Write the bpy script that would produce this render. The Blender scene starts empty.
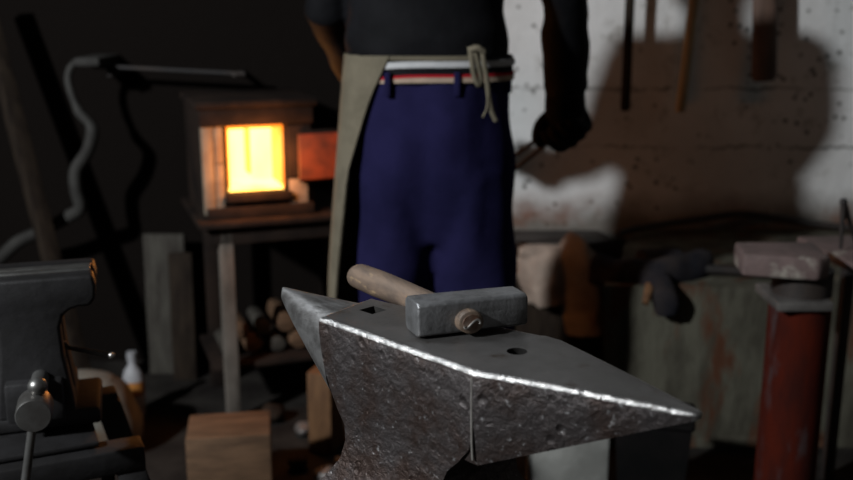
import bpy, bmesh, math, random
from mathutils import Vector, Matrix, noise
R = math.radians
random.seed(7)
SC = bpy.context.scene
COL = SC.collection

# ------------------------------------------------------------------ camera
H = 1.30                       # camera height (m)
FPX = 1000.0                   # focal length for an 853 px wide frame
PITCH = math.atan(240.0 / FPX)
CP, SP = math.cos(PITCH), math.sin(PITCH)
cam_d = bpy.data.cameras.new('camera')
cam = bpy.data.objects.new('camera', cam_d)
COL.objects.link(cam)
cam.location = (0, 0, H)
cam.rotation_euler = (R(90) - PITCH, 0, 0)
cam_d.sensor_width = 36
cam_d.lens = 36 * FPX / 853
cam_d.clip_start = .05
cam_d.dof.use_dof = True
cam_d.dof.focus_distance = 1.30
cam_d.dof.aperture_fstop = 3.4
SC.camera = cam


def ray(px, py):
    x, y = (px - 426.5) / FPX, -(py - 240) / FPX
    return Vector((x, CP + y * SP, -SP + y * CP))


def at(px, py, Y):
    d = ray(px, py)
    return Vector((0, 0, H)) + d * (Y / d.y)


def onz(px, py, z):
    d = ray(px, py)
    return Vector((0, 0, H)) + d * ((z - H) / d.z)


# ------------------------------------------------------------------ materials
def mat(name, c1, c2=None, rough=.6, metal=0.0, scale=8, lo=.4, hi=.62, bump=0.0, bscale=40, c3=None, s3=30,
        lo3=.6, hi3=.7, stretch=(1, 1, 1), detail=6, spec=.5, bdist=.01, rough2=None):
    m = bpy.data.materials.new(name)
    m.use_nodes = True
    nt = m.node_tree
    N, L = nt.nodes, nt.links
    b = N['Principled BSDF']
    b.inputs['Roughness'].default_value = rough
    b.inputs['Metallic'].default_value = metal
    b.inputs['Specular IOR Level'].default_value = spec * (.12 if rough >= .8 else .5 if rough >= .64 and not metal else 1)
    b.inputs['Base Color'].default_value = (*c1, 1)
    tc = N.new('ShaderNodeTexCoord')
    mp = N.new('ShaderNodeMapping')
    mp.inputs['Scale'].default_value = stretch
    L.new(tc.outputs['Object'], mp.inputs['Vector'])

    def nz(sc, a, bb, det=detail):
        n = N.new('ShaderNodeTexNoise')
        n.inputs['Scale'].default_value = sc
        n.inputs['Detail'].default_value = det
        n.inputs['Roughness'].default_value = .62
        L.new(mp.outputs['Vector'], n.inputs['Vector'])
        r = N.new('ShaderNodeMapRange')
        r.inputs['From Min'].default_value = a
        r.inputs['From Max'].default_value = bb
        L.new(n.outputs['Fac'], r.inputs['Value'])
        return r.outputs['Result'], n.outputs['Fac']
    col = None
    if c2:
        f, _ = nz(scale, lo, hi)
        mx = N.new('ShaderNodeMix')
        mx.data_type = 'RGBA'
        mx.inputs[6].default_value = (*c1, 1)
        mx.inputs[7].default_value = (*c2, 1)
        L.new(f, mx.inputs[0])
        col = mx.outputs[2]
        if rough2 is not None:
            rr = N.new('ShaderNodeMapRange')
            rr.inputs['To Min'].default_value = rough
            rr.inputs['To Max'].default_value = rough2
            L.new(f, rr.inputs['Value'])
            L.new(rr.outputs['Result'], b.inputs['Roughness'])
        if c3:
            f3, _ = nz(s3, lo3, hi3)
            m3 = N.new('ShaderNodeMix')
            m3.data_type = 'RGBA'
            L.new(col, m3.inputs[6])
            m3.inputs[7].default_value = (*c3, 1)
            L.new(f3, m3.inputs[0])
            col = m3.outputs[2]
        L.new(col, b.inputs['Base Color'])
    if bump:
        _, raw = nz(bscale, 0, 1, 8)
        bp = N.new('ShaderNodeBump')
        bp.inputs['Strength'].default_value = bump
        bp.inputs['Distance'].default_value = bdist
        L.new(raw, bp.inputs['Height'])
        L.new(bp.outputs['Normal'], b.inputs['Normal'])
    return m


def craters(m, scale=55, strength=.6, dist=.004):
    nt = m.node_tree
    N, L = nt.nodes, nt.links
    b = N['Principled BSDF']
    tc = N.new('ShaderNodeTexCoord')
    v = N.new('ShaderNodeTexVoronoi')
    v.inputs['Scale'].default_value = scale
    L.new(tc.outputs['Object'], v.inputs['Vector'])
    n = N.new('ShaderNodeTexNoise')
    n.inputs['Scale'].default_value = scale * .35
    L.new(tc.outputs['Object'], n.inputs['Vector'])
    r = N.new('ShaderNodeMapRange')
    r.inputs['From Min'].default_value = .12
    r.inputs['From Max'].default_value = .30
    L.new(v.outputs['Distance'], r.inputs['Value'])
    q = N.new('ShaderNodeMapRange')
    q.inputs['From Min'].default_value = .50
    q.inputs['From Max'].default_value = .56
    q.inputs['To Min'].default_value = 1
    q.inputs['To Max'].default_value = 0
    L.new(n.outputs['Fac'], q.inputs['Value'])
    mx = N.new('ShaderNodeMath')
    mx.operation = 'MAXIMUM'
    L.new(r.outputs['Result'], mx.inputs[0])
    L.new(q.outputs['Result'], mx.inputs[1])
    bp = N.new('ShaderNodeBump')
    bp.inputs['Strength'].default_value = strength
    bp.inputs['Distance'].default_value = dist
    L.new(mx.outputs[0], bp.inputs['Height'])
    for lk in list(b.inputs['Normal'].links):
        L.new(lk.from_socket, bp.inputs['Normal'])
    L.new(bp.outputs['Normal'], b.inputs['Normal'])


def emit(name, c, s, c2=None, scale=6, lo=.35, hi=.65, stretch=(1, 1, 1)):
    m = bpy.data.materials.new(name)
    m.use_nodes = True
    nt = m.node_tree
    N, L = nt.nodes, nt.links
    b = N['Principled BSDF']
    b.inputs['Base Color'].default_value = (.25, .12, .06, 1)
    b.inputs['Emission Color'].default_value = (*c, 1)
    b.inputs['Emission Strength'].default_value = s
    if c2:
        tc = N.new('ShaderNodeTexCoord')
        mp = N.new('ShaderNodeMapping')
        mp.inputs['Scale'].default_value = stretch
        n = N.new('ShaderNodeTexNoise')
        n.inputs['Scale'].default_value = scale
        r = N.new('ShaderNodeMapRange')
        r.inputs['From Min'].default_value = lo
        r.inputs['From Max'].default_value = hi
        mx = N.new('ShaderNodeMix')
        mx.data_type = 'RGBA'
        mx.inputs[6].default_value = (*c, 1)
        mx.inputs[7].default_value = (*c2, 1)
        L.new(tc.outputs['Object'], mp.inputs['Vector'])
        L.new(mp.outputs['Vector'], n.inputs['Vector'])
        L.new(n.outputs['Fac'], r.inputs['Value'])
        L.new(r.outputs['Result'], mx.inputs[0])
        L.new(mx.outputs[2], b.inputs['Emission Color'])
    return m


M = {}
M['face'] = mat('anvil_face_steel', (.165, .157, .152), (.11, .105, .10), rough=.42, metal=.75, scale=9, bump=.06,
                bscale=160, c3=(.07, .055, .045), s3=26, lo3=.6, hi3=.72)
M['forged'] = mat('forged_steel', (.058, .05, .049), (.04, .025, .02), rough=.40, metal=.6, scale=14, lo=.42, hi=.6,
                  bump=.5, bscale=60, c3=(.24, .235, .235), s3=130, lo3=.61, hi3=.70, bdist=.012)
craters(M['forged'], 46, .5, .005)
M['edge'] = mat('worn_bright_edge', (.42, .41, .40), (.25, .245, .24), rough=.31, metal=.95, scale=60, bump=.55, bscale=75, bdist=.006)
M['seam'] = mat('weld_seam_steel', (.17, .16, .145), (.12, .11, .10), rough=.6, metal=.2, scale=60)
M['horn'] = mat('horn_steel', (.27, .265, .26), (.13, .125, .12), rough=.42, metal=.8, scale=40, stretch=(.6, 1.6, 1),
                bump=.18, bscale=90)
M['hammer'] = mat('hammer_steel', (.26, .26, .265), (.15, .15, .15), rough=.42, metal=.75, scale=24, bump=.22, bscale=90,
                  c3=(.3, .3, .3), s3=120, lo3=.6, hi3=.7)
M['handle'] = mat('worn_ash_wood', (.15, .105, .075), (.085, .062, .048), rough=.5, scale=10, stretch=(5, 1, 5), bump=.12,
                  bscale=40, c3=(.33, .23, .13), s3=14, lo3=.6, hi3=.72)
M['hole'] = mat('wedge_rust', (.10, .05, .03), (.2, .15, .12), rough=.6, metal=.3, scale=60)
M['hole_dark'] = mat('blackened_hole', (.012, .011, .010), (.02, .018, .016), rough=.7, scale=40)
M['bright'] = mat('bright_steel', (.55, .53, .5), rough=.3, metal=.9)
M['vise'] = mat('vise_iron', (.026, .025, .026), (.016, .015, .015), rough=.55, metal=.4, scale=12, bump=.12, bscale=60)
M['vise_steel'] = mat('vise_screw_steel', (.28, .28, .27), (.16, .15, .14), rough=.38, metal=.85, scale=14)
M['black_iron'] = mat('black_iron', (.022, .02, .02), (.04, .03, .025), rough=.65, metal=.4, scale=10, bump=.15)
M['soot_wood'] = mat('sooty_wood', (.03, .022, .016), (.015, .011, .009), rough=.8, scale=7, stretch=(6, 6, 1), bump=.2)
M['pale_wood'] = mat('pale_grey_wood', (.07, .065, .055), (.035, .03, .026), rough=.8, scale=6, stretch=(5, 5, 1), bump=.2)
M['legwood'] = mat('ashy_table_leg', (.16, .14, .12), (.09, .078, .066), rough=.85, scale=6, stretch=(4, 4, 1))
M['raw_wood'] = mat('raw_timber', (.14, .08, .045), (.08, .046, .026), rough=.75, scale=7, stretch=(1, 6, 6), bump=.2)
M['board'] = mat('orange_brown_board', (.14, .072, .033), (.085, .042, .02), rough=.75, scale=7, stretch=(6, 6, 1), bump=.2)
M['gold_wood'] = mat('yellow_brown_handle', (.42, .30, .16), (.25, .17, .085), rough=.6, scale=6, stretch=(5, 5, 1))
M['brown_wood'] = mat('dark_brown_handle', (.13, .08, .06), (.08, .052, .04), rough=.65, scale=6, stretch=(5, 5, 1))
M['brick'] = mat('firebrick', (.25, .215, .165), (.16, .13, .10), rough=.9, scale=12, bump=.25, bscale=60)
M['casing'] = mat('scaled_furnace_steel', (.028, .019, .015), (.014, .011, .010), rough=.8, metal=.2, scale=8, bump=.2)
M['fire'] = emit('fire', (1, .62, .13), 5.0, (1, .46, .07), scale=7, lo=.45, hi=.75, stretch=(1.4, 1, .5))
M['fire_edge'] = emit('hot_lining', (1, .34, .035), 1.8, (1, .22, .01), scale=9)
M['hotdoor'] = emit('hot_door_lining', (.8, .075, .012), .36, (.22, .022, .005), scale=16, lo=.35, hi=.7)
M['hotdoor'].node_tree.nodes['Principled BSDF'].inputs['Base Color'].default_value = (.035, .015, .01, 1)
M['shirt'] = mat('black_cotton', (.0042, .0042, .005), (.0075, .0075, .009), rough=.76, scale=6, bump=.12, bscale=14, spec=.2, bdist=.03)
M['navy'] = mat('navy_work_cloth', (.0105, .010, .035), (.0155, .014, .050), rough=.92, scale=5, bump=.12, bscale=9, spec=.15, bdist=.04)
M['olive'] = mat('olive_canvas', (.155, .135, .098), (.12, .105, .076), rough=.95, scale=16, bump=.15, bscale=160, spec=.15)
M['glove'] = mat('black_leather', (.004, .004, .004), (.008, .0075, .0075), rough=.8, scale=12, bump=.2, bscale=45)
M['white'] = mat('white_elastic', (.5, .5, .5), (.42, .42, .43), rough=.9, scale=30)
M['red'] = mat('red_cloth', (.35, .012, .02), rough=.9)
M['beige'] = mat('beige_lining', (.42, .32, .24), (.34, .26, .2), rough=.9, scale=20)
M['skin'] = mat('skin', (.42, .22, .15), (.38, .19, .13), rough=.55, scale=12)
M['hair'] = mat('dark_hair', (.02, .014, .01), (.035, .024, .017), rough=.6, scale=60)
M['boot'] = mat('black_boot_leather', (.02, .018, .016), (.035, .03, .026), rough=.6, scale=12, bump=.15)
M['redpost'] = mat('red_oxide_paint', (.06, .0085, .004), (.033, .007, .005), rough=.85, scale=5, lo=.4, hi=.62, stretch=(4, 4, 1),
                   c3=(.05, .03, .03), s3=6, lo3=.55, hi3=.66, bump=.1)
M['pinkslab'] = mat('rusty_pink_slab', (.14, .095, .088), (.09, .062, .056), rough=.75, metal=.1, scale=12, bump=.2,
                    c3=(.3, .27, .23), s3=14, lo3=.58, hi3=.7)
M['greyplate'] = mat('grey_plate', (.16, .15, .14), (.09, .08, .075), rough=.5, metal=.4, scale=10, bump=.15)
M['plate_dark'] = mat('dark_plate_steel', (.06, .055, .052), (.035, .032, .03), rough=.6, metal=.3, scale=10)
M['hide'] = mat('pale_stained_leather', (.36, .30, .25), (.24, .19, .155), rough=.9, scale=9, bump=.2, bscale=30,
                c3=(.20, .06, .025), s3=8, lo3=.62, hi3=.74)
M['sack'] = mat('pale_stained_sack', (.15, .145, .125), (.09, .082, .07), rough=.95, scale=6, bump=.25, bscale=60,
                c3=(.10, .045, .015), s3=5, lo3=.55, hi3=.68)
M['concrete'] = mat('pale_concrete', (.3, .3, .28), (.2, .2, .185), rough=.9, scale=7, bump=.25, bscale=50)
M['plastic'] = mat('white_plastic', (.3, .3, .31), rough=.5)
M['label'] = mat('orange_label', (.4, .16, .03), (.2, .07, .02), rough=.6, scale=14)
M['duct'] = mat('dull_grey_pipe', (.042, .04, .036), (.02, .018, .016), rough=.75, metal=.3, scale=9, bump=.1)
M['bin_black'] = mat('black_enamel', (.004, .004, .004), (.007, .006, .006), rough=.85, scale=8)
M['clothblack'] = mat('sooty_cloth', (.014, .014, .018), (.03, .024, .022), rough=.95, scale=8, bump=.25, bscale=30)


def wall_mat():
    """whitewashed masonry: soot on the left, pits, a crack line, grime near the floor"""
    m = bpy.data.materials.new('whitewashed_wall')
    m.use_nodes = True
    nt = m.node_tree
    N, L = nt.nodes, nt.links
    b = N['Principled BSDF']
    b.inputs['Roughness'].default_value = .92
    b.inputs['Specular IOR Level'].default_value = .03
    tc = N.new('ShaderNodeTexCoord')
    sp = N.new('ShaderNodeSeparateXYZ')
    L.new(tc.outputs['Object'], sp.inputs[0])

    def noise_(s, d=6, ro=.6):
        n = N.new('ShaderNodeTexNoise')
        n.inputs['Scale'].default_value = s
        n.inputs['Detail'].default_value = d
        n.inputs['Roughness'].default_value = ro
        L.new(tc.outputs['Object'], n.inputs['Vector'])
        return n.outputs['Fac']

    def rng(v, a, bb, c=0, d=1):
        r = N.new('ShaderNodeMapRange')
        for k, x in zip(('From Min', 'From Max', 'To Min', 'To Max'), (a, bb, c, d)):
            r.inputs[k].default_value = x
        L.new(v, r.inputs['Value'])
        return r.outputs['Result']

    def math_(op, a, bb=None, val=None):
        k = N.new('ShaderNodeMath')
        k.operation = op
        L.new(a, k.inputs[0])
        if bb is not None:
            L.new(bb, k.inputs[1])
        if val is not None:
            k.inputs[1].default_value = val
        return k.outputs[0]

    def mix(f, a, bcol):
        x = N.new('ShaderNodeMix')
        x.data_type = 'RGBA'
        L.new(f, x.inputs[0])
        if isinstance(a, tuple):
            x.inputs[6].default_value = (*a, 1)
        else:
            L.new(a, x.inputs[6])
        x.inputs[7].default_value = (*bcol, 1)
        return x.outputs[2]
    col = mix(rng(noise_(3), .35, .7), (.70, .70, .69), (.54, .535, .52))
    col = mix(rng(noise_(8, 8, .75), .55, .66, 0, .75), col, (.24, .225, .19))        # grime blotches
    vor = N.new('ShaderNodeTexVoronoi')
    vor.inputs['Scale'].default_value = 24
    L.new(tc.outputs['Object'], vor.inputs['Vector'])
    pit = math_('MULTIPLY', rng(vor.outputs['Distance'], .12, .26, 1, 0), rng(noise_(5, 4), .44, .54))
    col = mix(math_('MULTIPLY', pit, val=.95), col, (.07, .065, .055))              # pits
    # crack / block joint lines
    wob = math_('MULTIPLY', noise_(6, 8, .7), val=.09)
    for z0 in (1.045, .84):
        dz = math_('ABSOLUTE', math_('SUBTRACT', math_('ADD', sp.outputs['Z'], wob), val=z0))
        ln = math_('MULTIPLY', rng(dz, .002, .007, 1, 0), rng(noise_(4), .42, .55))
        col = mix(math_('MULTIPLY', ln, val=.8), col, (.10, .095, .085))
    # grime towards the bench
    gz = math_('ADD', sp.outputs['Z'], math_('MULTIPLY', noise_(5, 6), val=.16))
    col = mix(rng(gz, .60, .72, .85, 0), col, (.10, .085, .065))
    col = mix(math_('MULTIPLY', rng(noise_(2.6, 5), .5, .62), rng(gz, .62, .74, .8, 0)), col, (.17, .06, .03))
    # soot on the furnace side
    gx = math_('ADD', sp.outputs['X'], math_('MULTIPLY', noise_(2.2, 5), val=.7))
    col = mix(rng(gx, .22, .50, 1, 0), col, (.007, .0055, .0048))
    L.new(col, b.inputs['Base Color'])
    bp = N.new('ShaderNodeBump')
    bp.inputs['Strength'].default_value = .35
    bp.inputs['Distance'].default_value = .01
    L.new(noise_(30, 8), bp.inputs['Height'])
    L.new(bp.outputs['Normal'], b.inputs['Normal'])
    return m


M['wall'] = wall_mat()
M['soot_wall'] = mat('soot_blackened_wall', (.014, .012, .010), (.008, .007, .006), rough=.95, scale=4, bump=.3, bscale=25)
M['dim_wall'] = mat('dim_plaster', (.13, .12, .11), (.09, .085, .08), rough=.95, scale=4)
M['floor'] = mat('dirt_floor', (.028, .025, .022), (.014, .012, .011), rough=.95, scale=7, bump=.4, bscale=30)
M['ceiling'] = mat('sooty_ceiling', (.05, .045, .04), (.03, .028, .025), rough=.95, scale=3)
M['bench'] = mat('grimy_concrete', (.10, .095, .072), (.055, .05, .038), rough=.92, scale=6, lo=.4, hi=.6,
                 stretch=(2.2, 2.2, .7), c3=(.085, .038, .022), s3=4.5, lo3=.54, hi3=.64, bump=.3, bscale=40)


# ------------------------------------------------------------------ mesh helpers
def link(name, bm, m, parent=None, smooth=None):
    bmesh.ops.recalc_face_normals(bm, faces=bm.faces)
    me = bpy.data.meshes.new(name)
    bm.to_mesh(me)
    bm.free()
    for x in (m if isinstance(m, (list, tuple)) else [m]):
        me.materials.append(x)
    o = bpy.data.objects.new(name, me)
    COL.objects.link(o)
    if parent:
        o.parent = parent
    if smooth is not None:
        for p in me.polygons:
            p.use_smooth = True
        if smooth < 180:
            me.set_sharp_from_angle(angle=R(smooth))
    return o


def apply_mods(o):
    dg = bpy.context.evaluated_depsgraph_get()
    dg.update()
    me = bpy.data.meshes.new_from_object(o.evaluated_get(dg))
    old = o.data
    o.modifiers.clear()
    o.data = me
    bpy.data.meshes.remove(old)
    return o


def bevel(o, w=.004, seg=2, ang=35):
    md = o.modifiers.new('bevel', 'BEVEL')
    md.width = w
    md.segments = seg
    md.limit_method = 'ANGLE'
    md.angle_limit = R(ang)
    md.harden_normals = False
    apply_mods(o)
    for p in o.data.polygons:
        p.use_smooth = True
    o.data.set_sharp_from_angle(angle=R(32))
    return o


def thing(name, label, cat, loc=(0, 0, 0), rotz=0, group=None):
    o = bpy.data.objects.new(name, None)
    COL.objects.link(o)
    o.empty_display_size = .05
    o.location = loc
    o.rotation_euler = (0, 0, rotz)
    o['label'] = label
    o['category'] = cat
    if group:
        o['group'] = group
    return o


def tag(o, label, cat, group=None):
    o['label'] = label
    o['category'] = cat
    if group:
        o['group'] = group
    return o


def place(o, loc, rot=(0, 0, 0)):
    o.location = loc
    o.rotation_euler = rot
    return o


def struct(o):
    o['kind'] = 'structure'
    return o


def add_box(bm, lo, hi, mtx=None, mi=0):
    vs = []
    for z in (lo[2], hi[2]):
        for x, y in ((lo[0], lo[1]), (hi[0], lo[1]), (hi[0], hi[1]), (lo[0], hi[1])):
            v = Vector((x, y, z))
            vs.append(bm.verts.new(mtx @ v if mtx else v))
    for f in ((3, 2, 1, 0), (4, 5, 6, 7), (0, 1, 5, 4), (1, 2, 6, 5), (2, 3, 7, 6), (3, 0, 4, 7)):
        bm.faces.new([vs[i] for i in f]).material_index = mi
    return vs


def box(name, lo, hi, m, parent=None, bev=.004, mtx=None):
    bm = bmesh.new()
    add_box(bm, lo, hi, mtx)
    o = link(name, bm, m, parent)
    if bev:
        bevel(o, bev)
    return o


def add_loft(bm, rings, closed=True, cap=True, mi=0):
    """rings: lists of points, all of one length"""
    rv = [[bm.verts.new(p) for p in r] for r in rings]
    n = len(rings[0])
    for a, b in zip(rv[:-1], rv[1:]):
        for i in range(n if closed else n - 1):
            j = (i + 1) % n
            bm.faces.new((a[i], a[j], b[j], b[i])).material_index = mi
    if cap:
        bm.faces.new(list(reversed(rv[0]))).material_index = mi
        bm.faces.new(rv[-1]).material_index = mi
    return rv


def ell(c, rx, ry, n=28, p=2.0, rot=0):
    out = []
    for i in range(n):
        t = 2 * math.pi * i / n
        cx, sy = math.cos(t), math.sin(t)
        x = rx * math.copysign(abs(cx) ** (2 / p), cx)
        y = ry * math.copysign(abs(sy) ** (2 / p), sy)
        out.append(Vector((c[0] + x * math.cos(rot) - y * math.sin(rot), c[1] + x * math.sin(rot) + y * math.cos(rot), c[2])))
    return out


def add_tube(bm, pts, rad, n=14, flat=1.0, cap=True, mi=0, up=(0, 0, 1)):
    pts = [Vector(p) for p in pts]
    if not isinstance(rad, (list, tuple)):
        rad = [rad] * len(pts)
    rings = []
    prev = None
    for i, p in enumerate(pts):
        d = (pts[min(i + 1, len(pts) - 1)] - pts[max(i - 1, 0)]).normalized()
        if prev is None:
            u = Vector(up)
            if abs(d.dot(u)) > .95:
                u = Vector((1, 0, 0))
            s = d.cross(u).normalized()
        else:
            s = (prev - d * prev.dot(d)).normalized()
        prev = s
        t = s.cross(d).normalized()
        rings.append([p + (s * math.cos(2 * math.pi * k / n) + t * flat * math.sin(2 * math.pi * k / n)) * rad[i] for k in range(n)])
    add_loft(bm, rings, cap=cap, mi=mi)


def spline(pts, per=6):
    pts = [Vector(p) for p in pts]
    P = [pts[0] * 2 - pts[1]] + pts + [pts[-1] * 2 - pts[-2]]
    out = []
    for i in range(1, len(P) - 2):
        for k in range(per):
            t = k / per
            a, b, c, d = P[i - 1:i + 3]
            out.append(.5 * (2 * b + (c - a) * t + (2 * a - 5 * b + 4 * c - d) * t * t + (3 * b - a - 3 * c + d) * t ** 3))
    out.append(pts[-1])
    return out


def lerp_tab(tab, x):
    for (a, va), (b, vb) in zip(tab[:-1], tab[1:]):
        if a <= x <= b or a >= x >= b:
            t = (x - a) / (b - a)
            if isinstance(va, tuple):
                return tuple(p + (q - p) * t for p, q in zip(va, vb))
            return va + (vb - va) * t
    return tab[-1][1]


def tube(name, pts, rad, m, parent=None, n=14, flat=1.0, **k):
    bm = bmesh.new()
    add_tube(bm, pts, rad, n, flat, **k)
    return link(name, bm, m, parent, smooth=50)


def remesh(o, vox=.01, smooth=4):
    md = o.modifiers.new('r', 'REMESH')
    md.mode = 'VOXEL'
    md.voxel_size = vox
    md.use_smooth_shade = True
    if smooth:
        s = o.modifiers.new('s', 'SMOOTH')
        s.factor = .5
        s.iterations = smooth
    apply_mods(o)
    for p in o.data.polygons:
        p.use_smooth = True
    return o


def dent(o, amp, sc, seed=0):
    for v in o.data.vertices:
        d = noise.noise_vector(v.co * sc + Vector((seed, seed * 2.1, seed * .7)))
        v.co += d * amp
    return o


def cutout(o, cutter_bm):
    bmesh.ops.recalc_face_normals(cutter_bm, faces=cutter_bm.faces)
    me = bpy.data.meshes.new('cut')
    me.materials.append(M['hole_dark'])
    cutter_bm.to_mesh(me)
    cutter_bm.free()
    c = bpy.data.objects.new('cut', me)
    COL.objects.link(c)
    if o.parent:
        c.parent = o.parent
    md = o.modifiers.new('b', 'BOOLEAN')
    md.operation = 'DIFFERENCE'
    md.solver = 'EXACT'
    md.object = c
    md.material_mode = 'TRANSFER'
    apply_mods(o)
    bpy.data.objects.remove(c)
    bpy.data.meshes.remove(me)
    return o


# ------------------------------------------------------------------ the room
YW = 3.5
XL, XR, YF, ZC = -3.4, 2.3, -2.0, 3.0
struct(box('floor', (XL - .1, YF - .1, -.1), (XR + .1, YW + .1, 0), M['floor'], bev=0))
struct(box('ceiling', (XL - .1, YF - .1, ZC), (XR + .1, YW + .1, ZC + .1), M['ceiling'], bev=0))
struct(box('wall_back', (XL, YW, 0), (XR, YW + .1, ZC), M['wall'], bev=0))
struct(box('wall_left', (XL - .1, YF, 0), (XL, YW, ZC), M['soot_wall'], bev=0))
struct(box('wall_right', (XR, YF, 0), (XR + .1, YW, ZC), M['dim_wall'], bev=0))
struct(box('wall_front', (XL, YF - .1, 0), (XR, YF, ZC), M['dim_wall'], bev=0))

# low masonry bench along the wall on the right
BZ, BY = .50, 2.76
bm = bmesh.new()
add_box(bm, (.515, BY, 0), (XR, YW - .002, BZ))
bmesh.ops.subdivide_edges(bm, edges=bm.edges, cuts=24, use_grid_fill=True)
for v in bm.verts:                                # splayed left end
    v.co.x += (1 - (v.co.x - .515) / (XR - .515)) * (v.co.y - BY) * .30
o = link('masonry_bench', bm, M['bench'])
for v in o.data.vertices:
    if v.co.z > .02 and v.co.y < YW - .02 and v.co.x < XR - .02:
        v.co += noise.noise_vector(v.co * 6) * .012 * (1 if v.co.y < BY + .01 or v.co.z > BZ - .01 else 0)
tag(o, 'low grimy rust-streaked concrete bench running along the white wall', 'bench')

# ------------------------------------------------------------------ anvil
DZ = .389
ZT = H - DZ                                    # top of the anvil face
A, B = onz(318.5, 317, ZT), onz(474, 371, ZT)
C2, T, HT, E2 = onz(561, 338.6, ZT), onz(696, 407, ZT), onz(282, 285.5, ZT), onz(404.6, 304, ZT)
U = (B - A).normalized()
V = Vector((-U.y, U.x, 0))
ANG = math.atan2(U.y, U.x)


def uv(p):
    return ((p - A).dot(U), (p - A).dot(V))


n_, _ = uv(B)
cu, cv = uv(C2)
tu, tv = uv(T)
hu, hv = uv(HT)
eu, ev = uv(E2)
print('ANVIL', n_, (cu, cv), (tu, tv), (hu, hv), (eu, ev), A, math.degrees(ANG))
fu, fv = -.018, ev - .012                      # far left corner of the face
STAND = ZT - .36
anv = thing('anvil', 'dark pitted steel anvil with one conical and one pyramid horn, hammer lying on it', 'anvil',
            (A.x, A.y, STAND), ANG)
ZL = ZT - STAND                                # face height in anvil coordinates
# body: levels of (dz, u_left, u_right, v_front, v_back_shift)
lev = [(0, 0, 0, 0, 0), (-.02, .0, 0, 0, 0), (-.045, .004, 0, 0, 0), (-.07, .009, -.002, .001, -.002), (-.095, .019, -.008, .002, -.006),
       (-.115, .029, -.024, .003, -.012), (-.135, .042, -.044, .004, -.016), (-.155, .044, -.052, .003, -.018), (-.18, .037, -.05, 0, -.014),
       (-.21, .015, -.035, -.008, -.004), (-.24, -.018, -.005, -.02, .008), (-.27, -.04, .02, -.028, .018),
       (-.30, -.045, .025, -.03, .02), (-.36, -.045, .025, -.03, .02)]
bm = bmesh.new()
rings = []
NS = 10
for dz, ul, ur, vf, vb in lev:
    q = [(ul, vf), (n_ + ur, vf), (cu + ur, cv + vb), (fu + ul, fv + vb)]
    ring = []
    for i in range(4):
        a, b = Vector(q[i]), Vector(q[(i + 1) % 4])
        for k in range(NS):
            p = a.lerp(b, k / NS)
            ring.append(Vector((p.x, p.y, ZL + dz)))
    rings.append(ring)
rv = add_loft(bm, rings, cap=False)
top = bm.faces.new(rv[0])
top.material_index = 1
bm.faces.new(list(reversed(rv[-1])))
bw_ = bm.edges.layers.float.new('bevel_weight_edge')
for e in top.edges:
    e[bw_] = 0.0 if min(v.co.x for v in e.verts) > n_ - .002 else 1.0
for i in range(len(rings) - 1):
    for c in (0, NS, 2 * NS, 3 * NS):
        e = bm.edges.get((rv[i][c], rv[i + 1][c]))
        e[bw_] = .0
body = link('body', bm, [M['forged'], M['face'], M['edge']], anv)
for v in body.data.vertices:
    if v.co.z > ZL - .001:
        nv = noise.noise_vector(v.co * 45) * .0012
        v.co.x += nv.x
        v.co.y += nv.y
md = body.modifiers.new('bevel', 'BEVEL')
md.width = .0058
md.segments = 3
md.limit_method = 'WEIGHT'
md.material = 2
apply_mods(body)
hard = uv(onz(373, 310, ZT))
prit = uv(onz(517, 351.5, ZT))
cb = bmesh.new()
s = .0125
add_box(cb, (hard[0] - s, hard[1] - s, ZL - .09), (hard[0] + s, hard[1] + s, ZL + .02))
ring0 = [Vector((prit[0] + .0118 * math.cos(t * math.pi / 10), prit[1] + .0118 * math.sin(t * math.pi / 10), 0)) for t in range(20)]
add_loft(cb, [[p + Vector((0, 0, ZL - .09)) for p in ring0], [p + Vector((0, 0, ZL + .02)) for p in ring0]])
cutout(body, cb)
for p in body.data.polygons:
    p.use_smooth = True
body.data.set_sharp_from_angle(angle=R(40))
# square pyramid horn, its long top edges worn round
bm = bmesh.new()
rings = []


def heel_ring(t, u0):
    du = (cu - n_) * (1 - t)
    b0 = -.113 + .100 * t                       # underside rises to the tip
    vf = tv * t - .008 * t - .0006 * (1 - t)
    vb = cv + (tv - cv) * t + .008 * t
    z = ZL + .0003 - .004 * t * t
    w = min(.0058, (vb - vf) * .3)
    bot = .5 * (vf + vb)
    k = .80                                     # sides draw in a little towards the underside
    P = lambda f, v, zz: Vector((u0 + du * f, v, zz))
    return [P(0, vf, z - w), P(0, vf + w * .12, z - w * .5), P(0, vf + w * .5, z - w * .12), P(0, vf + w, z),
            P(1, vb - w, z), P(1, vb - w * .3, z - w * .3), P(1, vb, z - w),
            P(.5, bot + (vb - bot) * .93, ZL + b0 * .5), P(.9, bot + (vb - bot) * k, ZL + b0),
            P(.1, bot + (vf - bot) * (k + .1), ZL + b0), P(0, bot + (vf - bot) * .985, ZL + b0 * .5)]


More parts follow.
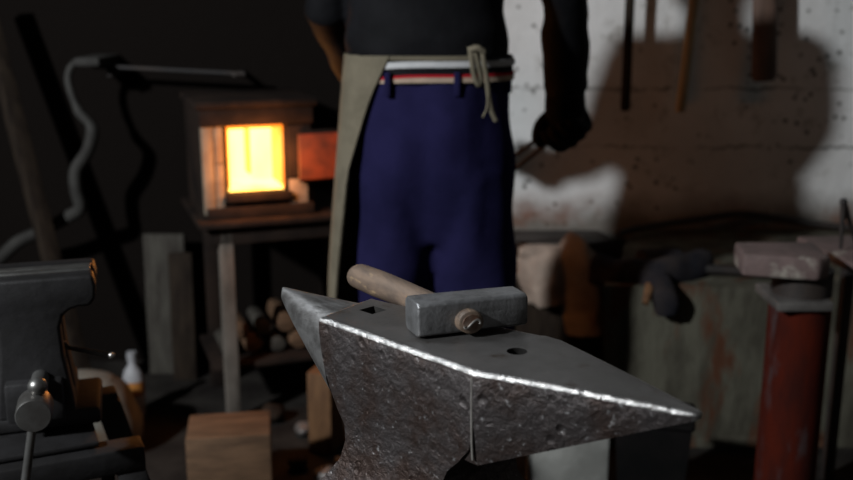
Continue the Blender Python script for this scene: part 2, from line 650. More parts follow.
base = heel_ring(0, n_ + .0005)
inner = [p + Vector((-.020, 0, 0)) for p in base]
rings = [[p + Vector((-.04, .004 if p.y < .05 else -.004, -.004 if p.z > ZL - .02 else .004)) for p in base], inner, base]
rings += [heel_ring(t / 16, n_ + .0005 + (tu - n_) * t / 16) for t in range(1, 17)]
last = rings[-1]
cen = sum(last, Vector()) / len(last)
rings.append([cen + (p - cen) * .72 + Vector((.004, 0, 0)) for p in last])
rings.append([cen + (p - cen) * .3 + Vector((.0055, 0, 0)) for p in last])
rv = [[bm.verts.new(p) for p in r] for r in rings]
NR = len(last)
for a, (ra, rb) in enumerate(zip(rv[:-1], rv[1:])):
    for q in range(NR):
        f = bm.faces.new((ra[q], ra[(q + 1) % NR], rb[(q + 1) % NR], rb[q]))
        f.material_index = 2 if (q in (0, 1, 2, 4, 5) or a > len(rv) - 4) else 1 if q == 3 else 0
bm.faces.new(list(reversed(rv[0])))
bm.faces.new(rv[-1]).material_index = 2
heel = link('pyramid_horn', bm, [M['forged'], M['face'], M['edge']], anv, smooth=38)
# weld seam on the near side between body and pyramid horn
tube('weld_seam', [(n_ - .003, .0002, ZL - .008), (n_ - .003, .0004, ZL - .05), (n_ - .003, .0014, ZL - .085), (n_ - .003, .003, ZL - .106)], .0016,
     M['seam'], anv, n=8)
cb = bmesh.new()
add_loft(cb, [[p + Vector((0, 0, ZL - .06)) for p in ring0], [p + Vector((0, 0, ZL + .02)) for p in ring0]])
cutout(heel, cb)
for p in heel.data.polygons:
    p.use_smooth = True
heel.data.set_sharp_from_angle(angle=R(38))
# conical horn
bm = bmesh.new()
rings = []
for i in range(26):
    t = i / 25
    u0 = .006 + (hu + .004 - .006) * t
    r = .047 * (1 - t) ** .86 + .0065
    if t > .97:
        r *= .55
    vc = .057 + (hv - .057) * t
    kz = 1.08 + .14 * (1 - t)
    pw = 1 / (1 + .9 * (1 - t))
    zc = ZL - .0015 - r * kz
    ring = []
    for k in range(48):
        a = 2 * math.pi * k / 48
        ca, sa = math.cos(a), math.sin(a)
        if sa > 0:                                # the upper side flattens towards the face
            ca, sa = math.copysign(abs(ca) ** pw, ca), sa ** pw
        ring.append(Vector((u0, vc + r * ca, zc + r * kz * sa)))
    rings.append(ring)
add_loft(bm, rings)
horn = link('conical_horn', bm, M['horn'], anv, smooth=60)
# anvil stand: heavy timber stump under the foot (below the frame)
cx, cy = uv(Vector((A.x, A.y, 0)))
st_c = A + U * (n_ * .5) + V * (cv * .5)
bm = bmesh.new()
add_loft(bm, [ell((0, 0, z), r + .004 * (i % 2), r, 36) for i, (z, r) in enumerate(((0, .27), (.1, .262), (STAND - .1, .255), (STAND - .012, .255), (STAND, .245)))])
o = dent(link('timber_stump', bm, M['soot_wood'], smooth=40), .0, 5)
place(o, (st_c.x, st_c.y, 0))
tag(o, 'round dark timber stump under the anvil', 'stump')

# ------------------------------------------------------------------ hammer on the anvil
h1, h2 = onz(418.5, 341, ZT), onz(528.5, 328.5, ZT)
ax = (h2 - h1).normalized()
back = Vector((-ax.y, ax.x, 0))
LH = (h2 - h1).length
HH, HD = .0415, .052                             # head height and depth
e0 = onz(474, 325, ZT + HH * .5)
hend = onz(362, 279, ZT - .002)
print('HAMMER', LH, e0, hend, (hend - e0).length)
ht_ = R(2.2)
hdir = back * math.cos(ht_) - Vector((0, 0, math.sin(ht_)))
# local axes: x along the head, y along the handle (away), z up
ham = thing('hammer', 'steel hammer with worn wooden handle lying on the anvil face', 'hammer')
hz = ax.cross(hdir).normalized()
mid = h1.lerp(h2, .5)
rotm = Matrix((ax, hdir, hz)).transposed()
ham.rotation_mode = 'QUATERNION'
ham.rotation_quaternion = rotm.to_quaternion()
eye = (e0 - mid).dot(ax)
hl = rotm.transposed() @ (hend - e0)
HLEN = hl.y
kx, kzz = hl.x / hl.y, hl.z / hl.y
# rest the lowest head edge on the face
low = min((rotm @ Vector((x, y, z))).z for x in (-LH / 2, LH / 2) for y in (0, HD) for z in (0, HH))
ham.location = Vector((mid.x, mid.y, ZT - low + .0004))
bm = bmesh.new()
rings = []
secs = [(-LH / 2, .475, .485), (-LH / 2 + .003, .5, .5), (-LH / 2 + .028, .5, .5), (0, .495, .497),
        (LH / 2 - .02, .49, .49), (LH / 2 - .003, .475, .485), (LH / 2, .455, .465)]
for x, a, b in secs:
    y0, y1, z0, z1 = HD * (.5 - a), HD * (.5 + a), HH * (.5 - b), HH * (.5 + b)
    c = .006
    rings.append([Vector((x, y0 + c, z0)), Vector((x, y1 - c, z0)), Vector((x, y1, z0 + c)), Vector((x, y1, z1 - c)),
                  Vector((x, y1 - c, z1)), Vector((x, y0 + c, z1)), Vector((x, y0, z1 - c * .55)), Vector((x, y0, z0 + c * .55))])
add_loft(bm, rings)
head = link('head', bm, M['hammer'], ham)
bevel(head, .0016, 2, 25)
# handle, elliptical, through the eye
bm = bmesh.new()
zc = HH * .5 - .0042
eye += .002
hr = []
prof = [(-.0125, .0135, .0118), (-.0115, .0155, .0136), (-.004, .0162, .0144), (.05, .0165, .0148), (.10, .0175, .0160), (.17, .0190, .0178),
        (.24, .0205, .0192), (HLEN - .012, .0198, .0186), (HLEN - .003, .0194, .0180), (HLEN, .0172, .016)]
for y, rx, rz in prof:
    ya = max(y, 0)
    hr.append([Vector((eye + kx * ya + rx * math.cos(2 * math.pi * k / 28), y, zc + kzz * ya + rz * math.sin(2 * math.pi * k / 28))) for k in range(28)])
add_loft(bm, hr)
hnd = link('handle', bm, M['handle'], ham, smooth=40)
# S-shaped wedge in the end grain and a collar of rust round the eye
w = [(eye - .0088, -.0140, zc - .0028), (eye - .0078, -.0140, zc - .0055), (eye - .005, -.0140, zc - .0052), (eye - .001, -.0140, zc - .001), (eye + .003, -.0140, zc + .0025),
     (eye + .0065, -.0140, zc + .0035), (eye + .0085, -.0140, zc + .001), (eye + .0086, -.0140, zc - .002)]
tube('wedge', [Vector((eye + (p.x - eye) * 1.15, p.y, p.z)) for p in spline(w, 4)], .0014, M['bright'], hnd, n=8)
bm = bmesh.new()
add_loft(bm, [[Vector((eye + r * math.cos(2 * math.pi * k / 28), y, zc + r * .88 * math.sin(2 * math.pi * k / 28))) for k in range(28)] for y, r in
              ((-.0123, .0115), (-.0129, .011))])
link('end_grain', bm, M['hole'], hnd, smooth=30)

# ------------------------------------------------------------------ the smith
MX, MY = .008, 2.45
man = thing('person', 'person in black shirt, navy trousers and olive apron standing with back turned', 'person', (MX, MY, 0))


def noisefold(o, amp, sx, sz, seed=0, zlo=-9):
    for v in o.data.vertices:
        if v.co.z < zlo:
            continue
        n = noise.noise(Vector((v.co.x * sx + seed, v.co.y * sx, v.co.z * sz)))
        dirn = Vector((v.co.x, v.co.y, 0))
        if dirn.length > 1e-4:
            v.co += dirn.normalized() * n * amp


def L(px, py, Y):                                # photo point -> person coordinates
    return at(px, py, Y) - Vector((MX, MY, 0))


# arm joints
shR, shL = Vector((.205, .0, 1.52)), Vector((-.205, .0, 1.52))
elR = Vector((.338, .10, 1.31))
wrR = L(565, 92, MY + .27)
elL = Vector((-.252, .05, 1.275))
wrL = Vector((-.195, .30, 1.085))
handL = Vector((-.165, .41, 1.06))
# body: one continuous surface
bm = bmesh.new()
add_loft(bm, [ell((0, 0, z), rx, ry, 24) for z, rx, ry in ((.80, .15, .10), (.9, .17, .115), (1.0, .168, .11), (1.14, .155, .10), (1.3, .165, .11), (1.45, .185, .115), (1.53, .16, .09), (1.58, .08, .065))])
add_tube(bm, [(0, .01, 1.54), (0, .02, 1.66)], [.062, .056])
add_loft(bm, [ell((0, .03 + yo, z), rx, ry, 24) for z, rx, ry, yo in ((1.62, .035, .04, .03), (1.645, .058, .075, .02), (1.68, .068, .088, .01), (1.73, .074, .096, 0), (1.78, .074, .098, 0), (1.83, .062, .085, 0), (1.86, .035, .05, 0))])
add_tube(bm, [(0, .115, 1.755), (0, .14, 1.715), (0, .12, 1.70)], [.010, .015, .011])        # nose
add_tube(bm, [(-.022, .115, 1.668), (0, .122, 1.668), (.022, .115, 1.668)], .008)             # lips
for sx in (-1, 1):
    add_tube(bm, [(sx * .073, .035, 1.76), (sx * .083, .025, 1.735), (sx * .073, .03, 1.70)], [.013, .018, .010], flat=.6)   # ears
    add_tube(bm, [(sx * .085, 0, .92), (sx * .10, .01, .50), (sx * .105, -.02, .10)], [.09, .062, .042])
    add_tube(bm, [(sx * .105, -.05, .06), (sx * .115, .14, .045)], [.04, .035])
    add_tube(bm, [(sx * .03, 0, .86), (sx * .09, 0, .80)], [.08, .08])
add_tube(bm, [shR, elR, wrR], [.058, .045, .032])
add_tube(bm, [shL, elL, wrL, handL], [.058, .045, .032, .03])
bo = remesh(link('body', bm, M['skin'], man), .011, 4)
for sx in (-1, 1):
    bm = bmesh.new()
    bmesh.ops.create_uvsphere(bm, u_segments=12, v_segments=8, radius=.012, matrix=Matrix.Translation((sx * .032, .112, 1.742)))
    link('eye', bm, M['white'], man, smooth=180)
bm = bmesh.new()
add_loft(bm, [ell((0, .018, z), rx, ry, 24) for z, rx, ry in ((1.70, .066, .082), (1.74, .080, .10), (1.80, .081, .106), (1.85, .066, .09), (1.875, .035, .05))])
hr_ = link('hair', bm, M['hair'], man, smooth=180)
for v in hr_.data.vertices:                       # hair stays off the face
    if v.co.y > .085 and v.co.z < 1.82:
        v.co.y = .085
# shirt with sleeves
bm = bmesh.new()
add_loft(bm, [ell((cx_, 0, z), rx, ry, 36, 2.3) for z, cx_, rx, ry in ((1.160, -.004, .186, .138), (1.175, -.004, .196, .146), (1.20, -.006, .196, .146), (1.26, -.008, .188, .140), (1.32, -.006, .186, .138), (1.45, 0, .205, .14), (1.53, 0, .185, .11), (1.575, 0, .09, .08))])
add_tube(bm, [Vector((.10, 0, 1.515)), shR + Vector((-.02, 0, .0)), shR.lerp(elR, .5), elR, elR.lerp(wrR, .35), elR.lerp(wrR, .7), wrR + Vector((.0, 0, .012))], [.070, .080, .064, .056, .060, .060, .061], n=20)
add_tube(bm, [Vector((-.10, 0, 1.515)), shL + Vector((.02, 0, 0)), shL.lerp(elL, .5), elL, elL.lerp(wrL, .5), wrL], [.070, .080, .064, .056, .050, .042], n=20)
sh = remesh(link('shirt', bm, M['shirt'], man), .009, 5)
noisefold(sh, .012, 6, 16)
# trousers
bm = bmesh.new()
add_loft(bm, [ell((x0, 0, z), rx, ry, 36, 2.3) for z, x0, rx, ry in ((.72, .008, .19, .085), (.82, .008, .200, .118), (.90, .006, .206, .138), (.99, .005, .206, .144), (1.06, .004, .203, .14), (1.125, .002, .200, .136))])
for sx in (-1, 1):
    add_loft(bm, [ell((.008 + sx * x, y, z), rx, ry, 28) for z, x, y, rx, ry in ((.90, .098, 0, .104, .128), (.80, .100, 0, .106, .124), (.68, .103, 0, .106, .116),
                  (.55, .108, .005, .104, .108), (.35, .11, 0, .095, .098), (.05, .112, -.01, .086, .09))])
tr = remesh(link('trousers', bm, M['navy'], man), .011, 5)
noisefold(tr, .022, 7, 2.6, 3)
noisefold(tr, .012, 13, 7, 8)


def band(name, z0, z1, r0, m, parent, tip=0.0, a0=0, a1=2 * math.pi, th=.006):
    """a cloth band round the waist, z drops towards the left by tip"""
    bm = bmesh.new()
    N_ = 72
    full = abs(a1 - a0 - 2 * math.pi) < 1e-3
    rings = []
    for k in range(N_ if full else N_ + 1):
        t = a0 + (a1 - a0) * k / N_
        c = Vector((math.copysign(abs(math.cos(t)) ** .88, math.cos(t)), math.copysign(abs(math.sin(t)) ** .88, math.sin(t)), 0))
        dz = -tip * max(0, -math.cos(t)) ** 2
        p = lambda r, z: Vector((.001 + c.x * (.194 + r), c.y * (.136 + r), z + dz))
        rings.append([p(r0, z0), p(r0 + th, z0), p(r0 + th, z1), p(r0, z1)])
    if full:
        rings.append(rings[0])
    rv = [[bm.verts.new(p) for p in r] for r in (rings[:-1] if full else rings)]
    cnt = len(rv)
    for i in range(cnt if full else cnt - 1):
        a, b = rv[i], rv[(i + 1) % cnt]
        for j in range(4):
            bm.faces.new((a[j], a[(j + 1) % 4], b[(j + 1) % 4], b[j]))
    return link(name, bm, m, parent, smooth=40)


wb = band('waistband', 1.112, 1.172, -.001, M['shirt'], man, tip=.018)
band('white_stripe', 1.150, 1.164, .004, M['white'], wb, tip=.018)
band('red_stripe', 1.128, 1.134, .004, M['red'], wb, tip=.026)
band('beige_lining', 1.116, 1.128, .003, M['beige'], wb, tip=.012)
for px in (387, 457, 509):                        # belt loops
    p = L(px, 70, MY - .14 if px < 500 else MY - .05)
    bm = bmesh.new()
    add_box(bm, (p.x - .007, p.y - .006, 1.085), (p.x + .007, p.y + .008, 1.14))
    bevel(link('belt_loop', bm, M['navy'], tr), .002)
# apron: canvas shell round the left side and front
bm = bmesh.new()
rows = []
for i in range(22):
    t = i / 21
    z = 1.175 - .80 * t
    aL = lerp_tab([(0, 243), (.12, 230), (.35, 213), (.7, 209), (1, 206)], t)
    rx = lerp_tab([(0, .204), (.12, .215), (.35, .232), (.7, .258), (1, .262)], t)
    ry = lerp_tab([(0, .152), (.35, .18), (1, .2)], t)
    row = []
    for k in range(33):
        s_ = k / 32
        a = R(aL + (28 - aL) * s_)
        wob = .006 * math.sin(s_ * 17 + t * 2) * t
        row.append(Vector(((rx + wob) * math.cos(a), (ry + wob) * math.sin(a), z)))
    rows.append(row)
add_loft(bm, rows, closed=False, cap=False)
ap = link('apron', bm, M['olive'], man)
md = ap.modifiers.new('s', 'SOLIDIFY')
md.thickness = .005
md.offset = 0
apply_mods(ap)
for p in ap.data.polygons:
    p.use_smooth = True
ap.data.set_sharp_from_angle(angle=R(50))
# apron strings tied at the back
yb = MY - .158


def S(px, py, dy=0):
    return L(px, py, yb + dy)


aps = tube('apron_string', spline([S(470, 47), S(472, 60, -.008), S(474, 74, -.012), S(478, 84, -.01), S(481, 80, -.004), S(478, 62, -.002), S(474, 48)], 5), .0075, M['olive'], man, n=10, flat=.6)
tube('apron_string', spline([S(482, 48, .002), S(484, 62, -.008), S(487, 80, -.01), S(489, 98, -.01), S(492, 112, -.006), S(496, 121, -.004)], 5), [.0065] * 20 + [.006] * 6, M['olive'], man, n=10, flat=.6)
tube('apron_string', spline([S(488, 96, -.012), S(487, 108, -.012), S(483, 117, -.008)], 5), .0045, M['olive'], man, n=8, flat=.6)
bm = bmesh.new()
add_tube(bm, spline([S(470, 50, -.002), S(477, 48, -.008), S(484, 52, -.002)], 4), .0075, 12)
link('string_knot', bm, M['olive'], man, smooth=60)
band('apron_tape', 1.166, 1.176, .004, M['olive'], man, a0=R(236), a1=R(296))
# boots
for sx in (-1, 1):
    bm = bmesh.new()
    x0 = sx * .112
    add_loft(bm, [ell((x0, y, z), rx, ry, 20, 2.6) for z, y, rx, ry in ((0, .05, .05, .145), (.02, .05, .052, .147), (.03, .05, .05, .143), (.06, .04, .048, .13), (.09, -.0, .046, .085), (.14, -.02, .05, .06), (.2, -.02, .05, .058))])
    link('boot', bm, M['boot'], man, smooth=50)
# right glove: palm, five fingers wrapped round the tong reins
GS = 1.27
hc = L(565, 120, MY + .30)                       # middle of the fist
tdir = (Vector((-.05, 3.12, .56)) - Vector((hc.x + MX, hc.y + MY, hc.z))).normalized()   # tongs direction (forward, left, down)


def frame(d):
    side = d.cross(Vector((0, 0, 1))).normalized()      # to the right of the pointing direction
    upv = side.cross(d).normalized()
    return side, upv


sd, uq = frame(tdir)
td0, sd0, uq0 = tdir, sd, uq
tdir, sd, uq = tdir * GS, sd * GS, uq * GS          # a thick work glove
bm = bmesh.new()
grip = hc + Vector((0, 0, -.012))
kn = grip + sd * .026
add_tube(bm, [wrR + Vector((0, 0, .03)), wrR, wrR.lerp(hc, .5), hc + sd * .018 + uq * .012], [.060, .054, .056, .056], n=18)      # cuff and back of hand
add_tube(bm, [hc + sd * .02 + tdir * .034 + uq * .01, hc + sd * .022 - tdir * .034 + uq * .006], [.036, .034], n=16)              # knuckle ridge
add_tube(bm, [grip + tdir * .045 - uq * .006, grip - tdir * .04 - uq * .008], [.030, .028], n=14)
for k, (off, ln, r) in enumerate(((.036, .96, .0155), (.012, 1.05, .0160), (-.012, 1.0, .0155), (-.034, .86, .0140))):             # four fingers curled under the reins
    c = grip + tdir * off
    path = [c + sd * .026 + uq * .022, c + sd * .037 * ln - uq * .004, c + sd * .020 - uq * .034 * ln, c - sd * .012 - uq * .034 * ln, c - sd * .030 * ln - uq * .012, c - sd * .024 + uq * .006]
    add_tube(bm, spline(path, 4), [r] * 21, n=12)
thumb = [hc + tdir * .01 - sd * .004 + uq * .03, grip + tdir * .04 - sd * .022 + uq * .026, grip + tdir * .066 - sd * .018 + uq * .008, grip + tdir * .074 - sd * .004 - uq * .004]
add_tube(bm, spline(thumb, 4), [.019] * 5 + [.018] * 4 + [.016] * 4, n=12)
remesh(link('glove', bm, M['glove'], man), .0042, 2)
tdir, sd, uq = td0, sd0, uq0
# left glove (in front of the body)
bm = bmesh.new()
add_tube(bm, [wrL - (handL - wrL) * .3, wrL, handL], [.043, .036, .038], n=16)
for k in range(4):
    o_ = Vector((-.012, .005, .032 - k * .021))
    add_tube(bm, spline([handL + o_, handL + o_ + Vector((.03, .035, 0)), handL + o_ + Vector((.055, .03, -.004)), handL + o_ + Vector((.055, .005, -.006))], 4), .0115, n=10)
add_tube(bm, spline([handL + Vector((.015, 0, .03)), handL + Vector((.045, .0, .045)), handL + Vector((.065, .012, .03))], 4), .013, n=10)
remesh(link('glove', bm, M['glove'], man), .006, 2)

# tongs held in the right glove
tg = thing('tongs', 'long dark blacksmith tongs held in the black glove', 'tongs', (MX + grip.x, MY + grip.y, grip.z))
rein = .78
for sgn in (-1, 1):
    o0 = uq * .0125 * sgn
    pts = [(-tdir * .055 + o0 * 1.1), (tdir * 0 + o0), (tdir * .20 + o0 * 1.25), (tdir * .38 + o0 * .9), (tdir * .47), (tdir * .52 - o0 * 1.2 ), (tdir * .58 - o0 * 1.1), (tdir * .64 - o0 * .45)]
    tube('rein', spline(pts, 5), [.0062] * 16 + [.009] * 10 + [.0075] * 10, M['black_iron'], tg, n=10)
bm = bmesh.new()
add_tube(bm, [tdir * .47 - sd * .016, tdir * .47 + sd * .016], .007, 12)
link('rivet', bm, M['black_iron'], tg, smooth=40)

# ------------------------------------------------------------------ furnace on its table
FT = .66                                        # top of the table
fl = onz(208, 222, FT)                            # front left corner of the plate
FROT = R(20)
fr_x = Vector((math.cos(FROT), math.sin(FROT), 0))
fr_y = Vector((-math.sin(FROT), math.cos(FROT), 0))
table = thing('steel_table', 'dark steel table standing below the glowing furnace', 'table', (fl.x, fl.y, 0), FROT)
TW, TD = .50, .42
box('table_top', (-.03, -.03, FT - .018), (TW, TD, FT), M['casing'], table, .003)
box('apron_rail', (0, 0, FT - .075), (TW - .02, .03, FT - .018), M['casing'], table, .003)
for x, y in ((.03, .0), (TW - .07, .0), (.03, TD - .07), (TW - .07, TD - .07)):
    box('leg', (x, y, 0), (x + .042, y + .042, FT - .018), M['legwood'] if (x < .1 and y == 0) else M['casing'], table, .003)
box('lower_shelf', (.0, .045, .17), (TW - .03, TD - .05, .19), M['casing'], table, .003)

FW, FH, FD = .40, .335, .34
fo = fl + fr_x * -.008 + fr_y * .03
furn = thing('furnace', 'small brick-lined furnace glowing bright yellow through its open mouth', 'furnace', (fo.x, fo.y, FT + .001), FROT)


def fpx(px, py):                                  # photo pixel -> furnace front plane (local x, z)
    d = ray(px, py)
    n = fr_y
    t = (fo - Vector((0, 0, H))).dot(n) / d.dot(n)
    p = Vector((0, 0, H)) + d * t
    return (p - fo).dot(fr_x), p.z - FT - .001


m0, m1 = fpx(229, 190), fpx(285, 125)
e1 = fpx(312, 105)
FW, FH = e1[0], e1[1]
mx0, mz0, mx1, mz1 = m0[0], m0[1], m1[0], m1[1]
print('FURN', m0, m1, e1, fo)
bm = bmesh.new()
add_box(bm, (0, 0.015, 0), (mx0 + .002, FD, FH))
add_box(bm, (mx1 - .002, 0.015, 0), (FW, FD, FH))
add_box(bm, (mx0, 0.015, 0), (mx1, FD, mz0 - .012))
add_box(bm, (mx0, 0.015, mz1), (mx1, FD, FH))
add_box(bm, (mx0, .20, mz0 - .012), (mx1, FD, mz1))
box_o = link('casing', bm, M['casing'], furn)
# glowing chamber lining, open at the mouth
bm = bmesh.new()
e = .004
x0, x1, z0, z1 = mx0 + e, mx1 - e, mz0 - .012 + e, mz1 - e
def quad(bm, pts, mi):
    f = bm.faces.new([bm.verts.new(p) for p in pts])
    f.material_index = mi
add_box(bm, (x0, .17, z0), (x1, .196, z1), mi=0)
add_box(bm, (x0 - e * .8, .03, z0), (x0 + .006, .17, z1), mi=1)
add_box(bm, (x1 - .006, .03, z0), (x1 + e * .8, .17, z1), mi=1)
add_box(bm, (x0, .03, z1 - .006), (x1, .17, z1 + e * .8), mi=1)
add_box(bm, (x0, .03, z0 - e * .8), (x1, .17, z0 + .008), mi=0)
link('glowing_lining', bm, [M['fire'], M['fire_edge']], furn)
# hot pier in the middle of the chamber
bm = bmesh.new()
xm = .5 * (x0 + x1) - .004
add_box(bm, (xm - .004, .11, z0 + .035), (xm + .004, .17, z1 - .004))
link('hot_divider', bm, M['fire_edge'], furn)
# firebricks round the mouth
for (bx0, bz0, bx1, bz1) in ((.004, .012, .038, FH - .03), (.041, .012, mx0 - .012, FH * .50), (.041, FH * .505, mx0 - .012, FH - .03),
                             (mx1 + .010, .02, FW - .02, mz0 + .02)):
    box('firebrick', (bx0, -.004, bz0), (bx1, .02, bz1), M['brick'], furn, .004)
box('door_sill', (mx0 - .012, -.022, mz0 - .036), (mx1 + .012, .02, mz0 - .012), M['casing'], furn, .003)
box('base_bar', (.01, -.018, 0), (FW - .005, .015, mz0 - .052), M['casing'], furn, .003)
box('lintel', (.0, -.012, mz1 + .004), (FW, .02, FH), M['casing'], furn, .003)
box('jamb', (mx1 + .006, -.01, mz0 + .03), (FW - .008, .018, mz1), M['casing'], furn, .003)
box('top_slab', (-.012, -.02, FH), (FW + .012, FD + .01, FH + .022), M['casing'], furn, .004)
# door swung open to the right, its lining red hot
d0, d1 = fpx(296, 178), fpx(346, 131)
bm = bmesh.new()
dm = Matrix.Translation((d0[0] + .006, -.030, 0)) @ Matrix.Rotation(R(4), 4, 'Z')
add_box(bm, (0, .0, d0[1] - .010), (.24, .016, d1[1] + .010), dm)
door = link('door', bm, M['casing'], furn)
bevel(door, .003)
bm = bmesh.new()
add_box(bm, (-.004, -.014, d0[1]), (.23, .004, d1[1]), dm)
bevel(link('hot_lining', bm, M['hotdoor'], door), .004)
# firewood and offcuts on the lower shelf
rnd = random.Random(4)
k = 0
for ix in range(5):
    for iz in range(2):
        r_ = .026 + rnd.random() * .008
        bm = bmesh.new()
        ln = .14 + rnd.random() * .05
        add_loft(bm, [[Vector((r_ * math.cos(a) * (1 + .15 * math.sin(3 * a + ix)), y, r_ * math.sin(a) * (1 + .12 * math.cos(2 * a + iz)))) for a in
                       [2 * math.pi * q / 9 for q in range(9)]] for y in (0, ln)])
        lx, lz = .06 + ix * .076 + (.035 if iz else 0), .19 + r_ * 1.15 + iz * .058
        if lx > .42:
            bm.free()
            continue
        lg = link('firewood_log', bm, M['raw_wood'] if (ix + iz) % 2 else M['pale_wood'])
        p = fl + fr_x * lx + fr_y * (.09 + rnd.random() * .02)
        place(lg, (p.x, p.y, lz), (0, 0, FROT))
        bevel(lg, .003)
        tag(lg, 'short split log piled on the shelf under the furnace table', 'log', 'split logs under the furnace table')

# ------------------------------------------------------------------ vise on its steel stand (left foreground)
VY = 1.55
vc = at(24, 280, VY)                              # middle of the jaw top
VZ = vc.z
SZ = .575                                       # stand top height
vs = thing('vise', 'large dark iron bench vise with bright screw head and handle', 'vise', (vc.x, VY, SZ + .012), R(17))
h = VZ - SZ - .012
px2m = 1.62 / 1000


def hpt(px, py):
    p = at(px, py, VY)
    return p.x - vc.x, p.z - SZ - .012


jr = hpt(85, 268)[0] / math.cos(R(17))
nk = hpt(59, 340)[0]
z_jb = hpt(80, 312)[1]
z_low = hpt(60, 418)[1]


def jaw_profile():
    pts = [(-jr, h), (jr, h), (jr + .004, h - .02), (jr + .002, z_jb + .012), (jr - .008, z_jb)]
    pts += [(jr - .025, z_jb + .001), (nk + .018, z_jb - .003), (nk + .006, z_jb - .012), (nk, z_jb - .032), (nk + .002, z_jb - .08), (nk + .012, z_low + .03), (nk + .014, z_low)]
    left = [(-x, z) for x, z in reversed(pts[2:])]
    return pts[:1] + pts[1:] + left


def jaw(name, y0, y1):
    bm = bmesh.new()
    pr = jaw_profile()
    add_loft(bm, [[Vector((x, y, z)) for x, z in pr] for y in (y0, y1)])
    o = link(name, bm, M['vise'], vs)
    bevel(o, .006, 3, 30)
    return o


fj = jaw('front_jaw', .0, .045)
rj = jaw('rear_jaw', .066, .125)
box('jaw_plate', (-jr + .004, .034, h - .022), (jr - .004, .053, h + .003), M['vise_steel'], fj, .002)
box('jaw_plate', (-jr + .004, .057, h - .022), (jr - .004, .074, h + .003), M['vise_steel'], rj, .002)
box('slide', (-.045, -.02, z_low - .0), (.045, .20, z_low + .07), M['vise'], vs, .006)
box('vise_base', (-.10, .03, 0), (.10, .19, .03), M['vise'], vs, .008)
box('base_column', (-.06, .045, .02), (.06, .17, z_low + .03), M['vise'], vs, .01)
# screw head with sliding bar
sc_ = at(33, 418, VY - .16)
sx_, sz_ = (sc_.x - vc.x) * math.cos(R(17)) - .16 * math.sin(R(17)), sc_.z - SZ - .012
bm = bmesh.new()
rr_ = 18 * (1.47 / 1000)
add_loft(bm, [[Vector((sx_ + r * math.cos(2 * math.pi * q / 32), y, sz_ + r * math.sin(2 * math.pi * q / 32))) for q in range(32)] for y, r in
              ((-.165, rr_ * .93), (-.162, rr_), (-.115, rr_), (-.112, rr_ * .8), (-.11, .014), (.02, .014))])
scw = link('screw', bm, M['vise_steel'], vs, smooth=40)
hb0, hb1 = Vector((sx_ + .007, -.135, sz_ + .036)), Vector((sx_ - .03, -.135, sz_ - .15))
tube('handle', [hb0, hb1], .0068, M['vise_steel'], scw)
for p, r in ((hb0, .0145), (hb1, .0145)):
    bm = bmesh.new()
    bmesh.ops.create_uvsphere(bm, u_segments=20, v_segments=14, radius=r, matrix=Matrix.Translation(p))
    link('knob', bm, M['vise_steel'], scw, smooth=180)
r0, r1 = hpt(66, 363), hpt(108, 371)
tube('lock_lever', [(nk - .004, .07, r0[1] + .01), (r0[0], .06, r0[1]), (r1[0], .04, r1[1])], .0042, M['vise_steel'], vs, n=10)
bm = bmesh.new()
bmesh.ops.create_uvsphere(bm, u_segments=12, v_segments=8, radius=.006, matrix=Matrix.Translation((r1[0], .04, r1[1])))
link('lever_tip', bm, M['bright'], vs, smooth=180)

# stand: angle-iron frame with splayed legs
stn = thing('vise_stand', 'dark angle-iron stand with splayed legs carrying the bench vise', 'stand', (vc.x, VY, 0), R(24))
SW = .150
box('top_plate', (-SW - .08, -.05, SZ - .0), (SW - .06, .22, SZ + .010), M['vise'], stn, .003)
box('front_beam', (-SW - .08, -.075, SZ - .045), (SW + .01, -.02, SZ - .002), M['vise'], stn, .004)
box('rear_beam', (-SW - .08, .19, SZ - .045), (SW, .235, SZ - .002), M['vise'], stn, .004)
for sx in (-1, 1):
    for y in (-.05, .21):
        bm = bmesh.new()
        a, b = Vector((sx * (SW - .02), y, SZ - .02)), Vector((sx * (SW + .12), y + (.08 if y > 0 else -.06), 0))
        add_loft(bm, [[p + Vector((dx * .024, dy * .02, 0)) for dx, dy in ((-1, -1), (1, -1), (1, 1), (-1, 1))] for p in (b, a)])
        bevel(link('leg', bm, M['vise'], stn), .003)
bm = bmesh.new()
add_tube(bm, [(.10, -.047, SZ - .075), (.10, -.047, SZ - .03)], .011, 12)
link('bolt', bm, M['black_iron'], stn, smooth=40)

# ------------------------------------------------------------------ things on the floor, left
def board(name, pxs, Y, thick, m, lab, cat, rotz=0, foot=0.0, lean=0.0):
    """upright board spanning pixel box (x0,y0,x1) at depth Y, standing on the floor"""
    x0, y0, x1 = pxs
    a, b = at(x0, y0, Y), at(x1, y0, Y)
    w = (b.x - a.x)
    bm = bmesh.new()
    add_box(bm, (-w / 2, 0, 0), (w / 2, thick, a.z))
    o = link(name, bm, m)
    bevel(o, .005)
    place(o, ((a.x + b.x) / 2, Y, foot), (lean, 0, rotz))
    tag(o, lab, cat)
    return o


o = board('timber_block', (186, 437, 270), 2.35, .16, M['raw_wood'], 'squat sawn timber block on the floor left of the anvil', 'block', R(9))
o = board('board_offcut', (305, 374, 331), 2.72, .10, M['board'], 'upright orange-brown board offcut standing beside the furnace table leg', 'board', R(-18))
o = board('plank', (140, 236, 182), 3.36, .025, M['pale_wood'], 'wide pale grey plank standing against the dark wall left of the furnace', 'plank', 0, 0, R(-3))
o = board('plank', (166, 255, 190), 3.30, .022, M['soot_wood'], 'dark plank partly behind the furnace table leaning on the wall', 'plank', R(4), 0, R(-3.5))
